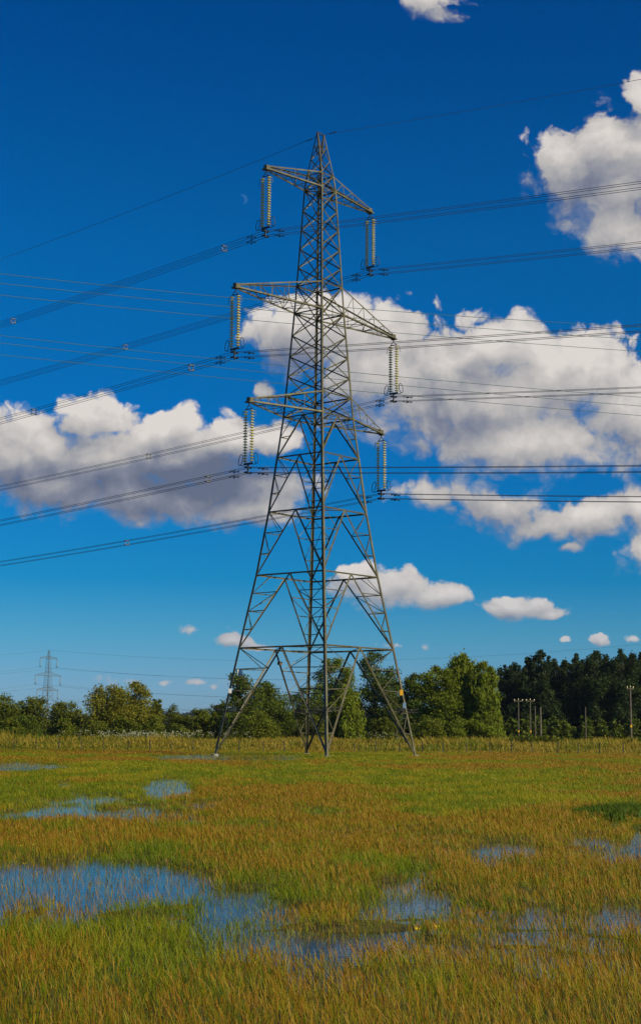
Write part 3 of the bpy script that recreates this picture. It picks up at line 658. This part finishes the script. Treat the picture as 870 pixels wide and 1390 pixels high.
# ------------------------------------------------------------------ grass
def lerp3(a, b_, t_): return a*(1-t_)[:, None]+b_*t_[:, None]
GREENZ = [(650,1095,260,28),(330,1055,330,16),(90,1082,130,14),(760,1060,200,20),(100,1290,260,45),(200,1300,300,40),(520,1180,90,16),(250,1300,200,40),(600,1350,500,40),(850,1100,60,16),(420,1300,60,30)]
REDZ = [(360,1130,330,26),(30,1125,90,25),(430,1190,140,30),(650,1200,150,30),(760,1270,160,40),(300,1090,90,10),(560,1150,200,18),(620,1040,60,8)]
def zone(px, py, Z):
    w = np.zeros_like(px)
    for cx, cy, rx, ry in Z: w = np.maximum(w, np.clip(1.25-np.sqrt(((px-cx)/rx)**2+((py-cy)/ry)**2), 0, 1))
    return w
def grass(name, label, d0, d1, n0, wid, H0, seed, far=False, count=None):
    r_ = np.random.default_rng(seed)
    # distance sampled so that the density falls with distance^1.5
    n = count; u = r_.random(n)
    if far: d = 1/(1/d0+(1/d1-1/d0)*u)
    else: d = (math.sqrt(d0)+(math.sqrt(d1)-math.sqrt(d0))*u)**2
    hwid = d*.235+(2.5 if far else 6.5); x = r_.uniform(-1, 1, n)*hwid; y = d
    # tussocks: pull blades together
    cell = .15*2.0**np.floor(np.log2(1+d/30)+.5*r_.random(n))
    qx = x*.8253-y*.5646+61+.9*vnoise(x*.8+5, y*.8, 61, 3); qy = x*.5646+y*.8253+37+.9*vnoise(x*.8+25, y*.8, 62, 3)
    cxn, cyn = np.floor(qx/cell)+.5, np.floor(qy/cell)+.5; h1 = np.sin(cxn*12.9898+cyn*78.233)*43758.5; h2 = np.sin(cxn*39.3+cyn*11.1)*24634.6
    pull = r_.random(n)*.45; ox = (cxn+((h1 % 1)-.5)*.8)*cell-qx; oy = (cyn+((h2 % 1)-.5)*.8)*cell-qy
    x = x+(ox*.8253+oy*.5646)*pull; y = y+(-ox*.5646+oy*.8253)*pull
    px, py = tocam(x, y, 0*x)
    w = wet(x, y) if not far else 0*x
    tus = vnoise(x*1.7+7, y*1.7, 21, 3)
    keep = r_.random(n) < np.where(w > .62, .14+.06*(1-w), np.clip(1-1.25*w, .17, 1) if not far else 1.)*(1-.35*np.clip((.42-tus)*6, 0, 1))
    x, y, d, px, py, w, tus = [q[keep] for q in (x, y, d, px, py, w, tus)]; n = len(x)
    z0 = np.maximum(height(x, y)-.02, -.03)
    nz = vnoise(x*.18+3, y*.07+5, 31, 5); nz2 = vnoise(x*.9+13, y*.4+5, 33, 4); tall = vnoise(x*.5, y*.35, 35, 3)
    if far:
        red = np.zeros(n); strawp = np.clip((nz-.38)*4, .25, .85)
        leftg = np.clip((330-px)/200, 0, 1)*np.clip((y-190)/60, 0, 1); strawp = strawp*(1-.75*leftg); rp = strawp*0
    else:
        gz, rz_ = zone(px, py, GREENZ), zone(px, py, REDZ)
        rp = np.clip(.01+(nz-.5)*3.2+(nz2-.5)*2.2+rz_*.20-gz*.45, .015, .46); strawp = np.clip(.13+(nz2-.5)*1.6, .04, .5)
    kind = np.zeros(n, int); ru = r_.random(n); kind[ru < rp] = 2; kind[(ru >= rp) & (r_.random(n) < strawp)] = 1
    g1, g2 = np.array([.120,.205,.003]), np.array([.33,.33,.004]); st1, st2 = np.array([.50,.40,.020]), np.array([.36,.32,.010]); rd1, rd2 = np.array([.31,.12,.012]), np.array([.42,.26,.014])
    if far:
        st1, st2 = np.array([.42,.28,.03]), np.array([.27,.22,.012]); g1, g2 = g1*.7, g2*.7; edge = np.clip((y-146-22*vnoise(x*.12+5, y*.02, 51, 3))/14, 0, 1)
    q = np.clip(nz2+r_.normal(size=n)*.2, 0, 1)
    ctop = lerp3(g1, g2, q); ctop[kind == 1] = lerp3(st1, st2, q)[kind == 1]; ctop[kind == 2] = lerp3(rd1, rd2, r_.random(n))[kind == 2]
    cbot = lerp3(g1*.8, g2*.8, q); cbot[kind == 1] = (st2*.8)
    hgt = H0*r_.uniform(.5, 1.15, n)*(.65+.7*tall)*(1+.35*(kind == 2)+.2*(kind == 1))*(1-.25*np.clip(w*2, 0, 1))
    hgt = hgt*((.18+.82*edge)*np.clip(.1+1.8*vnoise(x*.12+2, y*.05, 52, 4)**1.3, .1, 1.6) if far else 1)
    bw = wid*(.8+d/16)*r_.uniform(.6, 1.4, n); bw[kind == 2] *= .5
    az = r_.uniform(0, 6.283, n); lean = np.abs(r_.normal(size=n))*np.where(r_.random(n) < .18, .95, .42)*np.where(kind == 2, .45, 1)+.08
    dx_, dy_ = np.cos(az), np.sin(az); fa = r_.uniform(-.9, .9, n); sx_, sy_ = np.cos(fa), np.sin(fa)*.6     # blades mostly broadside to the south
    wind = .14
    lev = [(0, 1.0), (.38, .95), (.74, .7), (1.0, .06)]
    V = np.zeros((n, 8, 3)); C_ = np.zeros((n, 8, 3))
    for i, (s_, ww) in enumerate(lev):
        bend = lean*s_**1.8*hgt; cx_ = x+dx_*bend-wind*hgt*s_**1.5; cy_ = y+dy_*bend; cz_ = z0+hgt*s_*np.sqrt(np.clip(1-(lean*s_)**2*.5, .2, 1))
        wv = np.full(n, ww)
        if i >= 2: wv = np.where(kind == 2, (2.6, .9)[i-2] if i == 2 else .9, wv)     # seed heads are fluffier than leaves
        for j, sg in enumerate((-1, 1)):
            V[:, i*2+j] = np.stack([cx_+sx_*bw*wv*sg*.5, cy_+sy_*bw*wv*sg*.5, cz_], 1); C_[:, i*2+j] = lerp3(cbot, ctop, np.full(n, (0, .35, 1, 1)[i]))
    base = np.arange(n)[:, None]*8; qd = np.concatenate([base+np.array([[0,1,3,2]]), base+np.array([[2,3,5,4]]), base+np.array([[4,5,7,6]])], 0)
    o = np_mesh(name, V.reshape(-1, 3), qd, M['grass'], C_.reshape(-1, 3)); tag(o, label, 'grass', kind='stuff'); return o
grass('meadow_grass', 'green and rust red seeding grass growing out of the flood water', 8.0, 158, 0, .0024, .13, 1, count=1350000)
grass('tall_grass', 'tall straw coloured grass beyond the fence', 150, 400, 0, .0075, .95, 2, far=True, count=110000)
# cow parsley in front of the left hand bushes
r_ = random.Random(5); mb = MB(); mf = MB()
for i in range(210):
    px = r_.gauss(200, 48) if i % 12 else r_.uniform(480, 570)
    Y = r_.uniform(205, 250); g_ = at(px, 990, Y); h = r_.uniform(1.3, 2.1)
    mb.tube([(g_.x, Y, 0), (g_.x+.05, Y, h)], .015, 3)
    for k in range(3):
        ox, oy, oz = r_.uniform(-.25,.25), r_.uniform(-.2,.2), r_.uniform(-.3,.06); rr = r_.uniform(.05,.12); c_ = Vector((g_.x+ox, Y+oy, h+oz)); o_ = len(mf.v)
        mf.add([c_+Vector((0,0,.05))]+[c_+Vector((rr*math.cos(a*1.047), rr*math.sin(a*1.047), r_.uniform(-.05,.03))) for a in range(6)], [(0, 1+a, 1+(a+1) % 6) for a in range(6)])
        mb.tube([(g_.x+.04, Y, h*.7), tuple(c_)], .01, 3)
nv = len(mf.v); mb.f += [tuple(i+len(mb.v) for i in f) for f in mf.f]; ns = len(mb.v); mb.v += mf.v
cp = mb.build('cow_parsley', mat('umbel_stem', (.10,.13,.03), .8)); cp.data.materials.append(mat('umbel_flower', (.42,.42,.28), .8))
nfl = len(mf.f); tot = len(cp.data.polygons); cp.data.polygons.foreach_set('material_index', [0]*(tot-nfl)+[1]*nfl)
tag(cp, 'white flowering cow parsley in a long drift before the left hand bushes', 'wildflowers', kind='stuff')
# rush clump by the pool at the right edge
V = []; 
def rushes(px, py, wx, wy, n, h, label, seed):
    r2 = np.random.default_rng(seed); c_ = ground(px, py); x = r2.normal(size=n)*wx; y = r2.normal(size=n)*wy; hh = h*r2.uniform(.6, 1.1, n)*np.exp(-(x/wx)**2*.15); lx, ly = r2.normal(size=n)*.10, r2.normal(size=n)*.10; bw = .012
    V = np.stack([np.stack([x-bw, y, 0*x-.08], 1), np.stack([x+bw, y, 0*x-.08], 1), np.stack([x+lx*.4+bw*.8, y+ly*.4, hh*.6], 1), np.stack([x+lx*.4-bw*.8, y+ly*.4, hh*.6], 1), np.stack([x+lx, y+ly, hh], 1)], 1).reshape(-1, 3)
    b_ = np.arange(n)[:, None]*5; tri = np.concatenate([b_+np.array([[0,1,2]]), b_+np.array([[0,2,3]]), b_+np.array([[3,2,4]])], 0)
    cc_ = np.repeat(np.array([[.075,.125,.006]])*r2.uniform(.6, 1.5, (n, 1)), 5, 0)
    o = np_mesh('rush_clump', V, tri, M['grass'], cc_); o.location = c_; tag(o, label, 'rushes', 'rush clumps in the wet meadow')
rushes(852, 1107, .6, .5, 1500, .27, 'green rush clump beside the pool at the right edge', 1)
rushes(868, 1112, .6, .4, 700, .24, 'smaller rush clump cut by the right edge of the view', 2)
# buttercups
fl = None
for i, (px, py) in enumerate([(27,1150),(47,1148),(95,1128),(98,1140),(30,1178),(358,1108),(375,1103),(566,1279),(571,1281),(594,1277)]):
    g_ = ground(px, py+22)
    root = thing('buttercup', ('tiny yellow flower nearest the left edge above the big pool','tiny yellow flower a step right of the leftmost one above the big pool','lower yellow flower of the pair above the big pool','upper yellow flower of the pair above the big pool','tiny yellow flower at the left rim of the big pool','left yellow flower in the rust grass below the pylon','right yellow flower in the rust grass below the pylon','leftmost of three yellow flowers in the near right grass','middle of three yellow flowers in the near right grass','rightmost of three yellow flowers in the near right grass','tiny yellow flower in the near grass right of the big pool','tiny yellow flower standing in the big pool')[i], 'flower', (g_.x, g_.y, 0), random.random()*6, 'scattered yellow flowers')
    mb = MB(); hh = .2; mb.tube([(0,0,-.03), (.01,0,hh*.6), (.02,.01,hh)], .004, 4); mb.build('stem', M['grass'] if False else cp.data.materials[0], root)
    mb = MB(); mb.v.append((.02,.01,hh+.005))
    for k in range(5):
        a = k*1.2566; o_ = len(mb.v); mb.v += [(.02+.02*math.cos(a-.45), .01+.02*math.sin(a-.45), hh+.015), (.02+.027*math.cos(a), .01+.027*math.sin(a), hh+.025), (.02+.02*math.cos(a+.45), .01+.02*math.sin(a+.45), hh+.015)]
        mb.f += [(0, o_, o_+1), (0, o_+1, o_+2)]
    mb.build('petals', M['petal'], root)

# ------------------------------------------------------------------ haze
mb = MB(); mb.box((0, 7000, 33.7), 19000, 15000, 70.4); hm_ = bpy.data.materials.new('pale_air'); hm_.use_nodes = True; hm_.node_tree.nodes.clear(); t = NT(hm_.node_tree)
pv = t.n('ShaderNodeVolumePrincipled'); pv.inputs['Density'].default_value = .00004; pv.inputs['Color'].default_value = (.72,.85,1,1); pv.inputs['Anisotropy'].default_value = .2
o_ = t.n('ShaderNodeOutputMaterial'); t.put(o_.inputs['Volume'], pv.outputs[0])
tag(mb.build('haze', hm_), 'thin blue summer haze over the meadow and far hill', None, kind='stuff')
